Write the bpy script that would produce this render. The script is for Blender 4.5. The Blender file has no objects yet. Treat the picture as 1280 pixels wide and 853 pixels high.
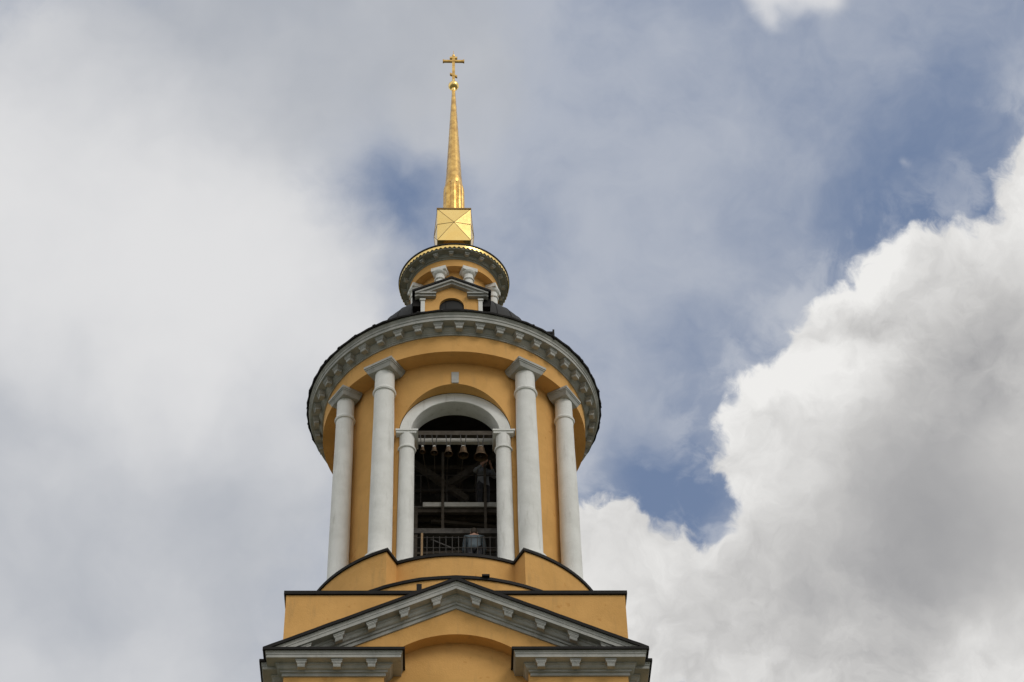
import bpy, bmesh, math, random
from mathutils import Vector, Matrix, noise

random.seed(7)
PI = math.pi
S = bpy.context.scene
COL = S.collection

# ------------------------------------------------------------------ camera
CP = [-0.32099, 0.046932, 0.788174, -0.030058, 2610.06]      # x, yaw, pitch, roll, focal length in photo pixels
F = Vector((math.sin(CP[1]) * math.cos(CP[2]), math.cos(CP[1]) * math.cos(CP[2]), math.sin(CP[2])))
R0 = Vector((math.cos(CP[1]), -math.sin(CP[1]), 0))
U0 = R0.cross(F)
R = math.cos(CP[3]) * R0 + math.sin(CP[3]) * U0
U = -math.sin(CP[3]) * R0 + math.cos(CP[3]) * U0
cam = bpy.data.objects.new('camera', bpy.data.cameras.new('camera'))
COL.objects.link(cam)
M = Matrix((R, U, -F)).transposed().to_4x4()
M.translation = Vector((CP[0], -42.0, 1.6))
cam.matrix_world = M
cam.data.sensor_width = 36
cam.data.lens = CP[4] / 1280 * 36
cam.data.clip_end = 20000
S.camera = cam

# ------------------------------------------------------------------ exposure, sun
S.view_settings.view_transform = 'Standard'
S.view_settings.look = 'None'
S.view_settings.exposure = 0.13
S.view_settings.gamma = 1.0
S.view_settings.use_curve_mapping = False
SUN_DIR = Vector((0.52, -0.62, 0.62)).normalized()
sl = bpy.data.lights.new('sun', 'SUN')
sl.energy = 0.92
sl.angle = math.radians(24)
sl.color = (1.0, 0.95, 0.86)
so = bpy.data.objects.new('sun', sl)
COL.objects.link(so)
so.rotation_euler = SUN_DIR.to_track_quat('Z', 'Y').to_euler()
so.location = (20, -30, 90)


# ------------------------------------------------------------------ sky
def sky_dir(px, py):
    return (F + R * ((px - 640) / CP[4]) - U * ((py - 426.5) / CP[4])).normalized()


def build_world():
    w = bpy.data.worlds.new('World')
    S.world = w
    w.use_nodes = True
    nt = w.node_tree
    nt.nodes.clear()
    N, L = nt.nodes, nt.links

    def node(t, **kw):
        n = N.new(t)
        for k, v in kw.items():
            setattr(n, k, v)
        return n

    def inp(s, v):
        if hasattr(v, 'links') or isinstance(v, bpy.types.NodeSocket):
            L.new(v, s)
        else:
            s.default_value = v

    def m(op, a, b=0.0, c=0.0, clamp=False):
        n = node('ShaderNodeMath', operation=op)
        n.use_clamp = clamp
        inp(n.inputs[0], a); inp(n.inputs[1], b)
        if len(n.inputs) > 2:
            inp(n.inputs[2], c)
        return n.outputs[0]

    def ss(v, a, b, lo=0.0, hi=1.0):
        n = node('ShaderNodeMapRange', interpolation_type='SMOOTHSTEP')
        inp(n.inputs['Value'], v)
        n.inputs['From Min'].default_value = a; n.inputs['From Max'].default_value = b
        n.inputs['To Min'].default_value = lo; n.inputs['To Max'].default_value = hi
        return n.outputs[0]

    def mix(f, a, b):
        n = node('ShaderNodeMix', data_type='RGBA')
        inp(n.inputs[0], f); inp(n.inputs[6], a); inp(n.inputs[7], b)
        return n.outputs[2]

    def col(r, g, b):
        def l(c):
            c /= 255
            return (c / 12.92 if c < .04045 else ((c + .055) / 1.055) ** 2.4) * 10
        return (l(r), l(g), l(b), 1)

    tc = node('ShaderNodeTexCoord')
    d0 = node('ShaderNodeVectorMath', operation='NORMALIZE')
    L.new(tc.outputs['Generated'], d0.inputs[0])
    d0 = d0.outputs[0]

    def fbm(v, scale, detail=5, rough=.55, off=(0, 0, 0), stretch=None, dist=0.0):
        mp = node('ShaderNodeMapping')
        mp.inputs['Location'].default_value = off
        if stretch:
            mp.inputs['Rotation'].default_value = stretch[0]
            mp.inputs['Scale'].default_value = stretch[1]
        L.new(v, mp.inputs[0])
        n = node('ShaderNodeTexNoise')
        n.inputs['Scale'].default_value = scale
        n.inputs['Detail'].default_value = detail
        n.inputs['Roughness'].default_value = rough
        n.inputs['Distortion'].default_value = dist
        L.new(mp.outputs[0], n.inputs['Vector'])
        return n

    # turbulent warp of the direction, for ragged cloud edges
    def warp(v, scale, amt, detail=4, off=(0, 0, 0)):
        n = fbm(v, scale, detail, .6, off)
        a = node('ShaderNodeVectorMath', operation='SUBTRACT')
        L.new(n.outputs['Color'], a.inputs[0]); a.inputs[1].default_value = (.5, .5, .5)
        b = node('ShaderNodeVectorMath', operation='MULTIPLY_ADD')
        L.new(a.outputs[0], b.inputs[0]); b.inputs[1].default_value = (amt,) * 3; L.new(v, b.inputs[2])
        return b.outputs[0]

    d_soft = warp(d0, 9, .07)
    d_edge = warp(warp(d0, 22, .036, 3), 62, .022, 7, (3, 1, 7))

    def dist(v, px, py):
        n = node('ShaderNodeVectorMath', operation='DISTANCE')
        L.new(v, n.inputs[0]); n.inputs[1].default_value = sky_dir(px, py)
        return n.outputs['Value']

    def gauss(v, blobs):
        tot = None
        for px, py, s, a in blobs:
            k = -0.5 / (s / CP[4]) ** 2
            x = dist(v, px, py)
            g = m('EXPONENT', m('MULTIPLY', m('MULTIPLY', x, x), k))
            tot = m('MULTIPLY', g, a) if tot is None else m('MULTIPLY_ADD', g, a, tot)
        return tot

    def union(v, discs, k=.012):
        tot = None
        for px, py, r in discs:
            x = m('SUBTRACT', dist(v, px, py), r / CP[4])
            tot = x if tot is None else m('SMOOTH_MIN', tot, x, k)
        return tot

    # clear air
    sky = node('ShaderNodeTexSky', sky_type='NISHITA')
    sky.sun_disc = False
    sky.sun_elevation = math.asin(SUN_DIR.z)
    sky.sun_rotation = math.atan2(SUN_DIR.x, SUN_DIR.y)
    sky.air_density = 1.0; sky.dust_density = 1.0; sky.ozone_density = 1.0
    hs = node('ShaderNodeHueSaturation')
    hs.inputs['Saturation'].default_value = 0.6
    hs.inputs['Value'].default_value = 1.0
    L.new(sky.outputs[0], hs.inputs['Color'])
    base = mix(.75, hs.outputs[0], col(107, 127, 161))

    # thin veil of high cloud
    veil = fbm(d_soft, 9, 6, .55, (1.3, 4.1, 2.2), ((0.3, 0.2, 0.7), (1.0, 1.5, 1.0)), .4).outputs['Fac']
    v2 = fbm(d_soft, 30, 6, .6, (5.3, 1.1, 8.2)).outputs['Fac']
    vf = m('ADD', m('MULTIPLY', veil, .75), m('MULTIPLY', v2, .30))
    vf = m('ADD', vf, gauss(d_soft, [(485, 228, 62, -.36), (700, 240, 40, -.10), (840, 620, 62, -.46), (1170, 220, 85, -.26), (690, 70, 60, -.03),
                                     (760, 285, 60, .10), (860, 160, 130, .03), (470, 60, 170, .28), (990, 330, 100, .02), (760, 580, 30, .25), (1240, 30, 110, -.06)]))
    base = mix(ss(vf, .16, .76), base, col(169, 175, 187))
    # big soft cloud to the left and grey layer overhead
    lf = gauss(d_soft, [(60, 470, 260, 1.0), (330, 440, 120, .55), (170, 250, 120, .3), (150, 830, 200, .8), (430, 360, 60, .25), (330, 60, 150, .3),
                        (520, 20, 150, .62), (590, 95, 75, .32), (965, 4, 30, .95), (1035, -4, 26, .8), (120, 40, 130, .45), (20, 200, 120, .3), (1166, 163, 7, .28), (1163, 195, 9, .40), (1169, 214, 8, .3), (1174, 234, 10, .32), (640, 150, 40, .12), (520, 160, 22, .2), (478, 218, 66, -.36), (540, 215, 50, -.15), (690, 215, 70, -.3)])
    lf = m('ADD', lf, m('MULTIPLY', m('SUBTRACT', fbm(d_edge, 14, 7, .6, (2, 7, 1)).outputs['Fac'], .5), .85))
    # clouds elsewhere in the sky (outside the photographed part)
    away = ss(dist(d0, 640, 426), .32, .5)
    gen = m('MULTIPLY', ss(fbm(d0, 2.2, 6, .55, (9, 2, 4)).outputs['Fac'], .34, .52), away)
    lmask = m('MAXIMUM', ss(lf, .22, .95), gen)
    tone = m('ADD', m('MULTIPLY', fbm(d_soft, 8, 6, .5, (4, 4, 0)).outputs['Fac'], .85),
             gauss(d_soft, [(330, 410, 130, .30), (120, 330, 180, .14), (230, 820, 170, .2), (985, 4, 50, .5), (300, 620, 120, -.24), (250, 90, 150, -.02), (60, 230, 130, .22), (140, 120, 60, .12), (520, 30, 150, -.22), (30, 640, 120, -.1), (1165, 200, 40, .3)]))
    lcol = mix(ss(tone, .12, .86), col(160, 165, 174), col(215, 215, 216))
    lcol = mix(away, lcol, col(226, 225, 221))  # unseen clouds made brighter to light the gilding and the front walls
    base = mix(lmask, base, lcol)

    # the cumulus on the right
    sd = union(d_edge, [(1362, 248, 116), (1278, 388, 118), (1160, 400, 104), (1070, 440, 84), (1000, 560, 104), (1010, 745, 130), (875, 765, 102), (765, 745, 112),
                        (690, 800, 110), (1200, 640, 260), (640, 860, 90)])
    cmask = ss(sd, -.0032, .0030, 1.0, 0.0)
    halo = ss(sd, .0, .035, .34, 0.0)
    base = mix(m('MULTIPLY', halo, ss(v2, .42, .62)), base, col(205, 207, 211))
    def puff(v, off):
        return fbm(v, 17, 7, .55, off, None, .25).outputs['Fac']
    lit = node('ShaderNodeVectorMath', operation='ADD')
    L.new(d_edge, lit.inputs[0]); lit.inputs[1].default_value = tuple(R * .010 * -0.5 + U * .014)
    rel = m('SUBTRACT', puff(d_edge, (6, 3, 5)), puff(lit.outputs[0], (6, 3, 5)))
    depth = ss(sd, -.085, .0)
    cb = m('ADD', m('MULTIPLY', depth, .34), gauss(d_soft, [(1245, 435, 85, -.46), (1190, 520, 80, -.08), (1010, 780, 130, -.2), (860, 790, 60, -.06), (1150, 700, 130, -.26), (1010, 500, 80, .14), (1150, 350, 60, .16),
                                                            (1250, 300, 50, .10), (1240, 575, 40, .16), (740, 680, 60, .04), (1250, 830, 40, .22), (1080, 395, 20, -.12)]))
    cb = m('ADD', cb, m('MULTIPLY', rel, m('MULTIPLY_ADD', depth, 1.1, .14)))
    cb = m('ADD', cb, m('MULTIPLY', m('SUBTRACT', fbm(d_soft, 12, 5, .5, (8, 8, 1)).outputs['Fac'], .5), .32))
    cr = node('ShaderNodeValToRGB')
    L.new(m('ADD', cb, .46), cr.inputs[0])
    e = cr.color_ramp.elements
    c0, c1, c2 = col(150, 150, 152), col(187, 186, 185), col(229, 228, 226)
    e[0].position = 0.05; e[0].color = [x / 10 for x in c0[:3]] + [1]
    e[1].position = 0.92; e[1].color = [x / 10 for x in c2[:3]] + [1]
    q = e.new(.42); q.color = [x / 10 for x in c1[:3]] + [1]
    sc = node('ShaderNodeVectorMath', operation='SCALE')
    L.new(cr.outputs[0], sc.inputs[0]); sc.inputs['Scale'].default_value = 10
    base = mix(cmask, base, sc.outputs[0])

    bg = node('ShaderNodeBackground')
    bg.inputs['Strength'].default_value = 0.1
    L.new(base, bg.inputs['Color'])
    out = node('ShaderNodeOutputWorld')
    L.new(bg.outputs[0], out.inputs[0])
    w.cycles.sampling_method = 'MANUAL'
    w.cycles.sample_map_resolution = 512


build_world()


# ------------------------------------------------------------------ materials
def material(name, c1, c2, rough=.85, metal=0.0, scale=1.6, bump=.012, streak=.0, streak_col=(.2, .18, .15), fine=30, spec=.5, spots=0.0, spot_col=(.3, .2, .1)):
    m = bpy.data.materials.new(name)
    m.use_nodes = True
    nt = m.node_tree
    N, L = nt.nodes, nt.links
    b = N['Principled BSDF']
    b.inputs['Roughness'].default_value = rough
    b.inputs['Metallic'].default_value = metal
    b.inputs['Specular IOR Level'].default_value = spec
    g = N.new('ShaderNodeNewGeometry')

    def nz(sc, det=5, rg=.6, st=None):
        v = g.outputs['Position']
        if st:
            mp = N.new('ShaderNodeMapping'); mp.inputs['Scale'].default_value = st
            L.new(v, mp.inputs[0]); v = mp.outputs[0]
        n = N.new('ShaderNodeTexNoise')
        n.inputs['Scale'].default_value = sc; n.inputs['Detail'].default_value = det; n.inputs['Roughness'].default_value = rg
        L.new(v, n.inputs['Vector'])
        return n.outputs['Fac']

    def ramp(f, a, bb):
        r = N.new('ShaderNodeMapRange'); r.interpolation_type = 'SMOOTHSTEP'
        L.new(f, r.inputs[0]); r.inputs[1].default_value = a; r.inputs[2].default_value = bb
        return r.outputs[0]

    def mx(f, a, bb):
        x = N.new('ShaderNodeMix'); x.data_type = 'RGBA'
        L.new(f, x.inputs[0])
        for s, v in ((x.inputs[6], a), (x.inputs[7], bb)):
            if isinstance(v, tuple):
                s.default_value = v + (1,)
            else:
                L.new(v, s)
        return x.outputs[2]

    c = mx(ramp(nz(scale), .3, .7), c1, c2)
    if streak:
        s = ramp(nz(2.6, 6, .65, (2.2, 2.2, .35)), .52, .80)
        k = N.new('ShaderNodeMath'); k.operation = 'MULTIPLY'; L.new(s, k.inputs[0]); k.inputs[1].default_value = streak
        c = mx(k.outputs[0], c, streak_col)
    if spots:
        s = ramp(nz(4.5, 4, .5), .665, .70)
        k = N.new('ShaderNodeMath'); k.operation = 'MULTIPLY'; L.new(s, k.inputs[0]); k.inputs[1].default_value = spots
        c = mx(k.outputs[0], c, spot_col)
    L.new(c, b.inputs['Base Color'])
    if metal:
        rr = N.new('ShaderNodeMapRange'); L.new(nz(scale * 2.3), rr.inputs[0])
        rr.inputs[3].default_value = rough * .7; rr.inputs[4].default_value = rough * 1.35
        L.new(rr.outputs[0], b.inputs['Roughness'])
    if bump:
        bp = N.new('ShaderNodeBump'); bp.inputs['Distance'].default_value = bump; bp.inputs['Strength'].default_value = .6
        L.new(nz(fine, 3, .6), bp.inputs['Height'])
        b2 = N.new('ShaderNodeBump'); b2.inputs['Distance'].default_value = bump * 4; b2.inputs['Strength'].default_value = .35
        L.new(nz(2.2, 3, .5), b2.inputs['Height'])
        L.new(bp.outputs[0], b2.inputs['Normal'])
        L.new(b2.outputs[0], b.inputs['Normal'])
    return m


YEL = material('ochre_stucco', (.735, .415, .142), (.62, .345, .113), .92, scale=.9, streak=.6, streak_col=(.49, .29, .115), spots=.35, spot_col=(.50, .21, .05), spec=.2)
WHT = material('white_plaster', (.79, .79, .77), (.70, .70, .675), .9, scale=2.2, streak=.7, streak_col=(.44, .43, .40), spec=.2)
GRY = material('weathered_cornice_plaster', (.46, .455, .43), (.345, .35, .335), .92, scale=2.4, streak=.6, streak_col=(.19, .185, .165), spec=.2)
DARKGRY = material('dark_lantern_plaster', (.30, .30, .265), (.22, .225, .20), .92, scale=2.4, streak=.6, streak_col=(.13, .125, .11), spec=.2)  # darker grey-green plaster for the lantern cornice
ROOF = material('dark_roof_metal', (.010, .009, .0085), (.018, .016, .015), .65, 0.0, 2.5, .006, spec=.18)
DOME = material('dark_dome_metal', (.014, .014, .0145), (.026, .026, .026), .6, 0.0, 1.5, .008, spec=.25)
GOLD = material('gilded_metal', (1.0, .74, .29), (.98, .68, .24), .24, 1.0, 3.0, .0015, fine=6)
GOLD2 = material('worn_gilding', (.92, .60, .19), (.56, .33, .10), .32, 1.0, 5.0, .004, fine=8)
SEAM = material('brown_seam', (.34, .20, .06), (.24, .14, .04), .6, .3, 5, .0)
BRONZE = material('bell_bronze', (.13, .085, .05), (.085, .056, .034), .5, .8, 8, .004)
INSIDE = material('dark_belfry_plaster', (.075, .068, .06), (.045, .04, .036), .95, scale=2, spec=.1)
TIMBER = material('old_timber', (.10, .085, .07), (.06, .05, .04), .9, scale=6, spec=.2)
PALE = material('pale_painted_beam', (.62, .61, .58), (.50, .49, .46), .8, scale=4, spec=.2)
BOARD = material('grey_boards', (.17, .16, .15), (.08, .075, .07), .9, scale=5, spec=.2)
IRON = material('black_iron', (.030, .027, .025), (.05, .042, .036), .6, 0.0, 8, .0, spec=.4)
WOOD = material('bare_wood', (.36, .24, .13), (.28, .18, .10), .8, scale=9, spec=.2)
GLASS = material('dark_window_glass', (.012, .013, .014), (.02, .02, .021), .2, 0.0, 2, .0, spec=.25)
SKIN = material('skin', (.52, .30, .22), (.46, .26, .19), .6, scale=9, bump=.0)
SHIRT = material('white_shirt_cloth', (.28, .29, .32), (.22, .225, .25), .9, scale=9, bump=.004)
JACKET = material('blue_grey_jacket_cloth', (.10, .13, .15), (.07, .09, .11), .9, scale=7, bump=.005)
TROUSER = material('dark_trouser_cloth', (.035, .037, .045), (.05, .05, .06), .9, scale=7, bump=.004)
HAIR = material('dark_hair', (.035, .024, .016), (.05, .035, .022), .7, scale=20, bump=.004)
GROUND = material('gravel_and_grass', (.17, .16, .13), (.10, .12, .06), .95, scale=.25, bump=.02)


# ------------------------------------------------------------------ mesh helpers
def finish(bm, name, mat, parent=None, loc=(0, 0, 0), rz=0.0, angle=38):
    bmesh.ops.remove_doubles(bm, verts=bm.verts, dist=1e-5)
    bmesh.ops.recalc_face_normals(bm, faces=bm.faces)
    for f in bm.faces:
        f.smooth = True
    for e in bm.edges:
        if len(e.link_faces) != 2 or e.calc_face_angle(0) > math.radians(angle):
            e.smooth = False
    me = bpy.data.meshes.new(name)
    bm.to_mesh(me); bm.free()
    me.materials.append(mat)
    o = bpy.data.objects.new(name, me)
    COL.objects.link(o)
    o.location = loc
    o.rotation_euler = (0, 0, rz)
    if parent:
        o.parent = parent
    return o


def copy_tree(o, parent=None, loc=None, rz=None):
    c = o.copy(); COL.objects.link(c)
    if parent:
        c.parent = parent
    if loc is not None:
        c.location = loc
    if rz is not None:
        c.rotation_euler = (0, 0, rz)
    for ch in list(o.children):
        copy_tree(ch, c)
    return c


def tag(o, label, cat, group=None, kind=None):
    if label: o['label'] = label
    if cat: o['category'] = cat
    if group: o['group'] = group
    if kind: o['kind'] = kind
    return o


def box(bm, x0, x1, y0, y1, z0, z1, fn=None):
    P = [(x, y, z) for z in (z0, z1) for y in (y0, y1) for x in (x0, x1)]
    if fn:
        P = [fn(*q) for q in P]
    v = [bm.verts.new(q) for q in P]
    for f in ((0, 2, 3, 1), (4, 5, 7, 6), (0, 1, 5, 4), (2, 6, 7, 3), (0, 4, 6, 2), (1, 3, 7, 5)):
        bm.faces.new([v[i] for i in f])


def lathe(bm, prof, seg=96, closed=True, wob=0.0, rf=None):
    """profile (r, z) turned round the z axis; closed: the profile is a loop"""
    rows = []
    for i in range(seg):
        a = 2 * PI * i / seg
        row = []
        for r, z in prof:
            rr = r
            if wob:
                rr += wob * noise.noise((math.sin(a) * r * 2.1, math.cos(a) * r * 2.1, z * 1.3))
            if rf:
                rr = rf(a, rr, z)
            row.append(bm.verts.new((rr * math.sin(a), -rr * math.cos(a), z)))
        rows.append(row)
    n = len(prof)
    for i in range(seg):
        p, q = rows[i], rows[(i + 1) % seg]
        for k in range(n if closed else n - 1):
            k2 = (k + 1) % n
            if prof[k][0] < 1e-6 and prof[k2][0] < 1e-6:
                continue
            bm.faces.new((p[k], q[k], q[k2], p[k2]))
    return rows


def solid(bm, prof, seg=48, **kw):
    """open profile from bottom to top, capped with discs"""
    rows = lathe(bm, prof, seg, closed=False, **kw)
    bm.faces.new([r[0] for r in rows])
    bm.faces.new([r[-1] for r in rows])


def prism(bm, pts, ax, a0, a1):
    """polygon pts extruded along axis 'y' (pts are x,z) or 'z' (pts are x,y)"""
    mk = (lambda p, t: (p[0], t, p[1])) if ax == 'y' else (lambda p, t: (p[0], p[1], t))
    A = [bm.verts.new(mk(p, a0)) for p in pts]
    B = [bm.verts.new(mk(p, a1)) for p in pts]
    f1, f2 = bm.faces.new(A), bm.faces.new(B)
    for i in range(len(pts)):
        j = (i + 1) % len(pts)
        bm.faces.new((A[i], A[j], B[j], B[i]))
    bm.normal_update()
    bmesh.ops.triangulate(bm, faces=[f1, f2])


def sweep(bm, path, prof, ztop, side=1):
    """profile (out, up) swept along a horizontal polyline with mitred corners"""
    n = len(path)
    P = [Vector((x, y)) for x, y in path]
    nor = []
    for i in range(n - 1):
        d = (P[i + 1] - P[i]).normalized()
        nor.append(Vector((d.y, -d.x)) * side)
    rows = []
    for i in range(n):
        if i == 0: o = nor[0]
        elif i == n - 1: o = nor[-1]
        else:
            o = nor[i - 1] + nor[i]
            o = o / (o.dot(nor[i]))
        rows.append([bm.verts.new((P[i].x + o.x * a, P[i].y + o.y * a, ztop + h)) for a, h in prof])
    k = len(prof)
    for i in range(n - 1):
        for j in range(k):
            j2 = (j + 1) % k
            bm.faces.new((rows[i][j], rows[i][j2], rows[i + 1][j2], rows[i + 1][j]))
    fs = [bm.faces.new(rows[0]), bm.faces.new(rows[-1])]
    bm.normal_update()
    bmesh.ops.triangulate(bm, faces=fs)


def tube(bm, p, q, r, seg=8, r2=None):
    p, q = Vector(p), Vector(q)
    d = (q - p).normalized()
    a = d.orthogonal().normalized(); b = d.cross(a)
    r2 = r if r2 is None else r2
    A, B = [], []
    for i in range(seg):
        t = 2 * PI * i / seg
        v = a * math.cos(t) + b * math.sin(t)
        A.append(bm.verts.new(p + v * r)); B.append(bm.verts.new(q + v * r2))
    bm.faces.new(A); bm.faces.new(B)
    for i in range(seg):
        j = (i + 1) % seg
        bm.faces.new((A[i], A[j], B[j], B[i]))


def beam(bm, p, q, w, h):
    p, q = Vector(p), Vector(q)
    d = (q - p).normalized()
    s = Vector((0, 1, 0)) if abs(d.y) < .9 else Vector((1, 0, 0))
    s = (s - d * s.dot(d)).normalized()
    u = d.cross(s)
    vs = [bm.verts.new(e + s * (w / 2 * i) + u * (h / 2 * j)) for e in (p, q) for i, j in ((-1, -1), (1, -1), (1, 1), (-1, 1))]
    for f in ((0, 1, 2, 3), (4, 5, 6, 7), (0, 1, 5, 4), (1, 2, 6, 5), (2, 3, 7, 6), (3, 0, 4, 7)):
        bm.faces.new([vs[i] for i in f])


def BM():
    return bmesh.new()


# ------------------------------------------------------------------ ground
bm = BM()
rows = []
for r in (0, 8, 30, 90, 300, 1000, 4000):
    rows.append([bm.verts.new((r * math.sin(2 * PI * i / 48), r * math.cos(2 * PI * i / 48), 0)) for i in range(48)] if r else [bm.verts.new((0, 0, 0))])
for k in range(len(rows) - 1):
    for i in range(48):
        j = (i + 1) % 48
        if k == 0: bm.faces.new((rows[0][0], rows[1][i], rows[1][j]))
        else: bm.faces.new((rows[k][i], rows[k + 1][i], rows[k + 1][j], rows[k][j]))
tag(finish(bm, 'ground', GROUND), None, None, kind='structure')

# ------------------------------------------------------------------ the tower
T = bpy.data.objects.new('bell_tower', None)
COL.objects.link(T)
tag(T, 'yellow and white round church bell tower with a gilded spire and cross on top', 'bell tower')

BX, BY = 3.89, 4.04          # half sizes of the square shaft
YF = -4.38                   # face of the portico
# shaft and its metal coping
bm = BM(); box(bm, -BX, BX, -BY, BY, 0.0, 31.52)
shaft = finish(bm, 'shaft', YEL, T)
bm = BM()
n = 40
def edge_wave(t, k):
    return .012 * noise.noise((t * 3.1, k * 7.7, 1.3))
box(bm, -BX - .05, BX + .05, -BY - .05, BY + .05, 31.53, 31.62)
finish(bm, 'coping', ROOF, shaft)

# portico front: one slab with the arched niche cut out
ARC_R, ARC_Z = 2.24, 27.91
hw = 1.59
pts = [(-3.79, 0), (-hw, 0)]
a_s = math.asin(hw / ARC_R)
for i in range(33):
    a = -a_s + 2 * a_s * i / 32
    pts.append((ARC_R * math.sin(a), ARC_Z + ARC_R * math.cos(a)))
pts += [(hw, 0), (3.79, 0), (3.79, 29.3), (0, 31.05), (-3.79, 29.3)]
bm = BM(); prism(bm, pts, 'y', YF, -4.041)
portico = finish(bm, 'portico_wall', YEL, T)

# cornice profile: (out from the wall, up from the top)
CORN = [(.46, -.05), (.46, -.085), (.44, -.105), (.44, -.145), (.425, -.15), (.425, -.225), (.21, -.225), (.21, -.265), (.18, -.28), (.16, -.325), (.125, -.35), (.09, -.36),
        (.09, -.405), (.045, -.41), (.045, -.485), (-.02, -.49), (-.02, -.05)]
EDGE = [(.51, .0), (.51, -.065), (.47, -.065), (.47, -.045), (-.33, -.045), (-.33, .0)]
CORN = [(a * .88, h) for a, h in CORN]
EDGE = [(a * .89 if a > 0 else a, h) for a, h in EDGE]
ZC = 29.47
SL = (31.42 - 29.49) / 4.2


def modillion_bm(w1=.26, w2=.18, sh=0.0, dp=1.0):
    """bracket hanging under a soffit; wall plane at y=0, outwards is -y, z=0 is the soffit"""
    bm = BM()
    f = lambda x, y, z: (x, y * dp, z + sh * x)
    box(bm, -w1 / 2, w1 / 2, -.222, .01, -.045, -.004, f)
    box(bm, -w1 / 2 + .012, w1 / 2 - .012, -.205, .01, -.085, -.045, f)
    box(bm, -w1 / 2 + .03, w1 / 2 - .03, -.19, .01, -.11, -.085, f)
    # lower block: flat front, underside falling back to the wall
    A = [(-.175, -.11), (-.172, -.18), (-.155, -.195), (.01, -.185), (.01, -.11)]
    L = [bm.verts.new(f(-w2 / 2, y, z)) for y, z in A]
    Q = [bm.verts.new(f(w2 / 2, y, z)) for y, z in A]
    bm.faces.new(L); bm.faces.new(Q)
    for i in range(5):
        j = (i + 1) % 5
        bm.faces.new((L[i], L[j], Q[j], Q[i]))
    return bm


XM = [.44 + .72 * k for k in range(5)]
for s in (-1, 1):
    # horizontal return cornice
    bm = BM()
    xi = 1.59 if s < 0 else 1.67
    path = [(s * xi, -4.045), (s * xi, YF), (s * 3.79, YF), (s * 3.79, -4.045)]
    sweep(bm, path, CORN, ZC, side=s)
    c = finish(bm, 'cornice', GRY, T)
    bm = BM()
    sweep(bm, path, [(.455, .0), (.455, -.065), (.418, -.065), (.418, -.045), (-.1, -.045), (-.1, .0)], ZC, side=s)
    finish(bm, 'roof_edge', ROOF, c)
    mod0 = None
    for x in (1.86, 2.62, 3.40):
        if mod0 is None:
            mod0 = finish(modillion_bm(.25, .165, 0, .66), 'modillion', GRY, c, (s * x, YF - .184, ZC - .225))
        else:
            copy_tree(mod0, c, (s * x, YF - .184, ZC - .225))
    # raking cornice
    bm = BM()
    rows = []
    for x in (0.0, 4.2):
        z = 31.42 - SL * x
        rows.append([bm.verts.new((s * x, YF - a, z + h * 1.17)) for a, h in CORN])
    k = len(CORN)
    for j in range(k):
        bm.faces.new((rows[0][j], rows[0][(j + 1) % k], rows[1][(j + 1) % k], rows[1][j]))
    fs = [bm.faces.new(rows[0]), bm.faces.new(rows[1])]
    bm.normal_update()
    bmesh.ops.triangulate(bm, faces=fs)
    g = bm.verts[:] + bm.edges[:] + bm.faces[:]
    r = bmesh.ops.bisect_plane(bm, geom=g, plane_co=(0, 0, ZC + .006), plane_no=(0, 0, -1), clear_outer=True)
    bmesh.ops.holes_fill(bm, edges=[e for e in bm.edges if len(e.link_faces) == 1], sides=0)
    c = finish(bm, 'raking_cornice', GRY, T)
    bm = BM()
    rows = []
    for i in range(25):
        x = 4.25 * i / 24
        z = 31.425 - SL * x + (.012 * noise.noise((x * 2.3, s * 5, 0)) if 0 < i < 24 else 0)
        rows.append([bm.verts.new((s * x, YF - a, z + h * 1.3)) for a, h in EDGE])
    for i in range(24):
        for j in range(6):
            bm.faces.new((rows[i][j], rows[i][(j + 1) % 6], rows[i + 1][(j + 1) % 6], rows[i + 1][j]))
    bm.faces.new(rows[0]); bm.faces.new(rows[-1])
    finish(bm, 'roof_edge', ROOF, c)
    mod0 = None
    for x in XM:
        z = 31.42 - SL * x - .225 * 1.17
        if z - .2 < ZC - .05:
            continue
        if mod0 is None:
            mod0 = finish(modillion_bm(.25, .165, -s * SL, .66), 'modillion', GRY, c, (s * x, YF - .184, z))
        else:
            copy_tree(mod0, c, (s * x, YF - .184, z))
    # cornice along the side of the shaft
    bm = BM()
    path = [(s * 3.0, -BY), (s * BX, -BY), (s * BX, BY), (s * .0, BY)]
    sweep(bm, path, CORN, ZC - .07, side=s)
    c = finish(bm, 'shaft_cornice', GRY, T)
    bm = BM()
    sweep(bm, path, [(.45, .0), (.45, -.065), (.415, -.065), (.415, -.045), (-.02, -.045), (-.02, .0)], ZC - .07, side=s)
    finish(bm, 'roof_edge', ROOF, c)

# small flue stub standing behind the pediment roof
bm = BM(); box(bm, -.91, -.79, -4.07, -3.97, 31.55, 31.83)
finish(bm, 'roof_stub', ROOF, T)

# low round step above the shaft
def clip_sides(bm, lim):
    for sx in (-1, 1):
        g = bm.verts[:] + bm.edges[:] + bm.faces[:]
        bmesh.ops.bisect_plane(bm, geom=g, plane_co=(sx * lim, 0, 0), plane_no=(sx, 0, 0), clear_outer=True)
        bmesh.ops.holes_fill(bm, edges=[e for e in bm.edges if len(e.link_faces) == 1], sides=0)

bm = BM(); solid(bm, [(4.0, 31.6), (4.0, 32.03)], 128, wob=.006); clip_sides(bm, 3.86)
step = finish(bm, 'round_step', YEL, T)
bm = BM(); solid(bm, [(4.045, 32.02), (4.045, 32.10), (3.7, 32.16)], 60, wob=.02); clip_sides(bm, 3.88)
finish(bm, 'coping', ROOF, step)
bm = BM(); box(bm, .60, .78, -4.05, -3.9, 32.09, 32.135)
finish(bm, 'flashing', ROOF, step)


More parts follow.
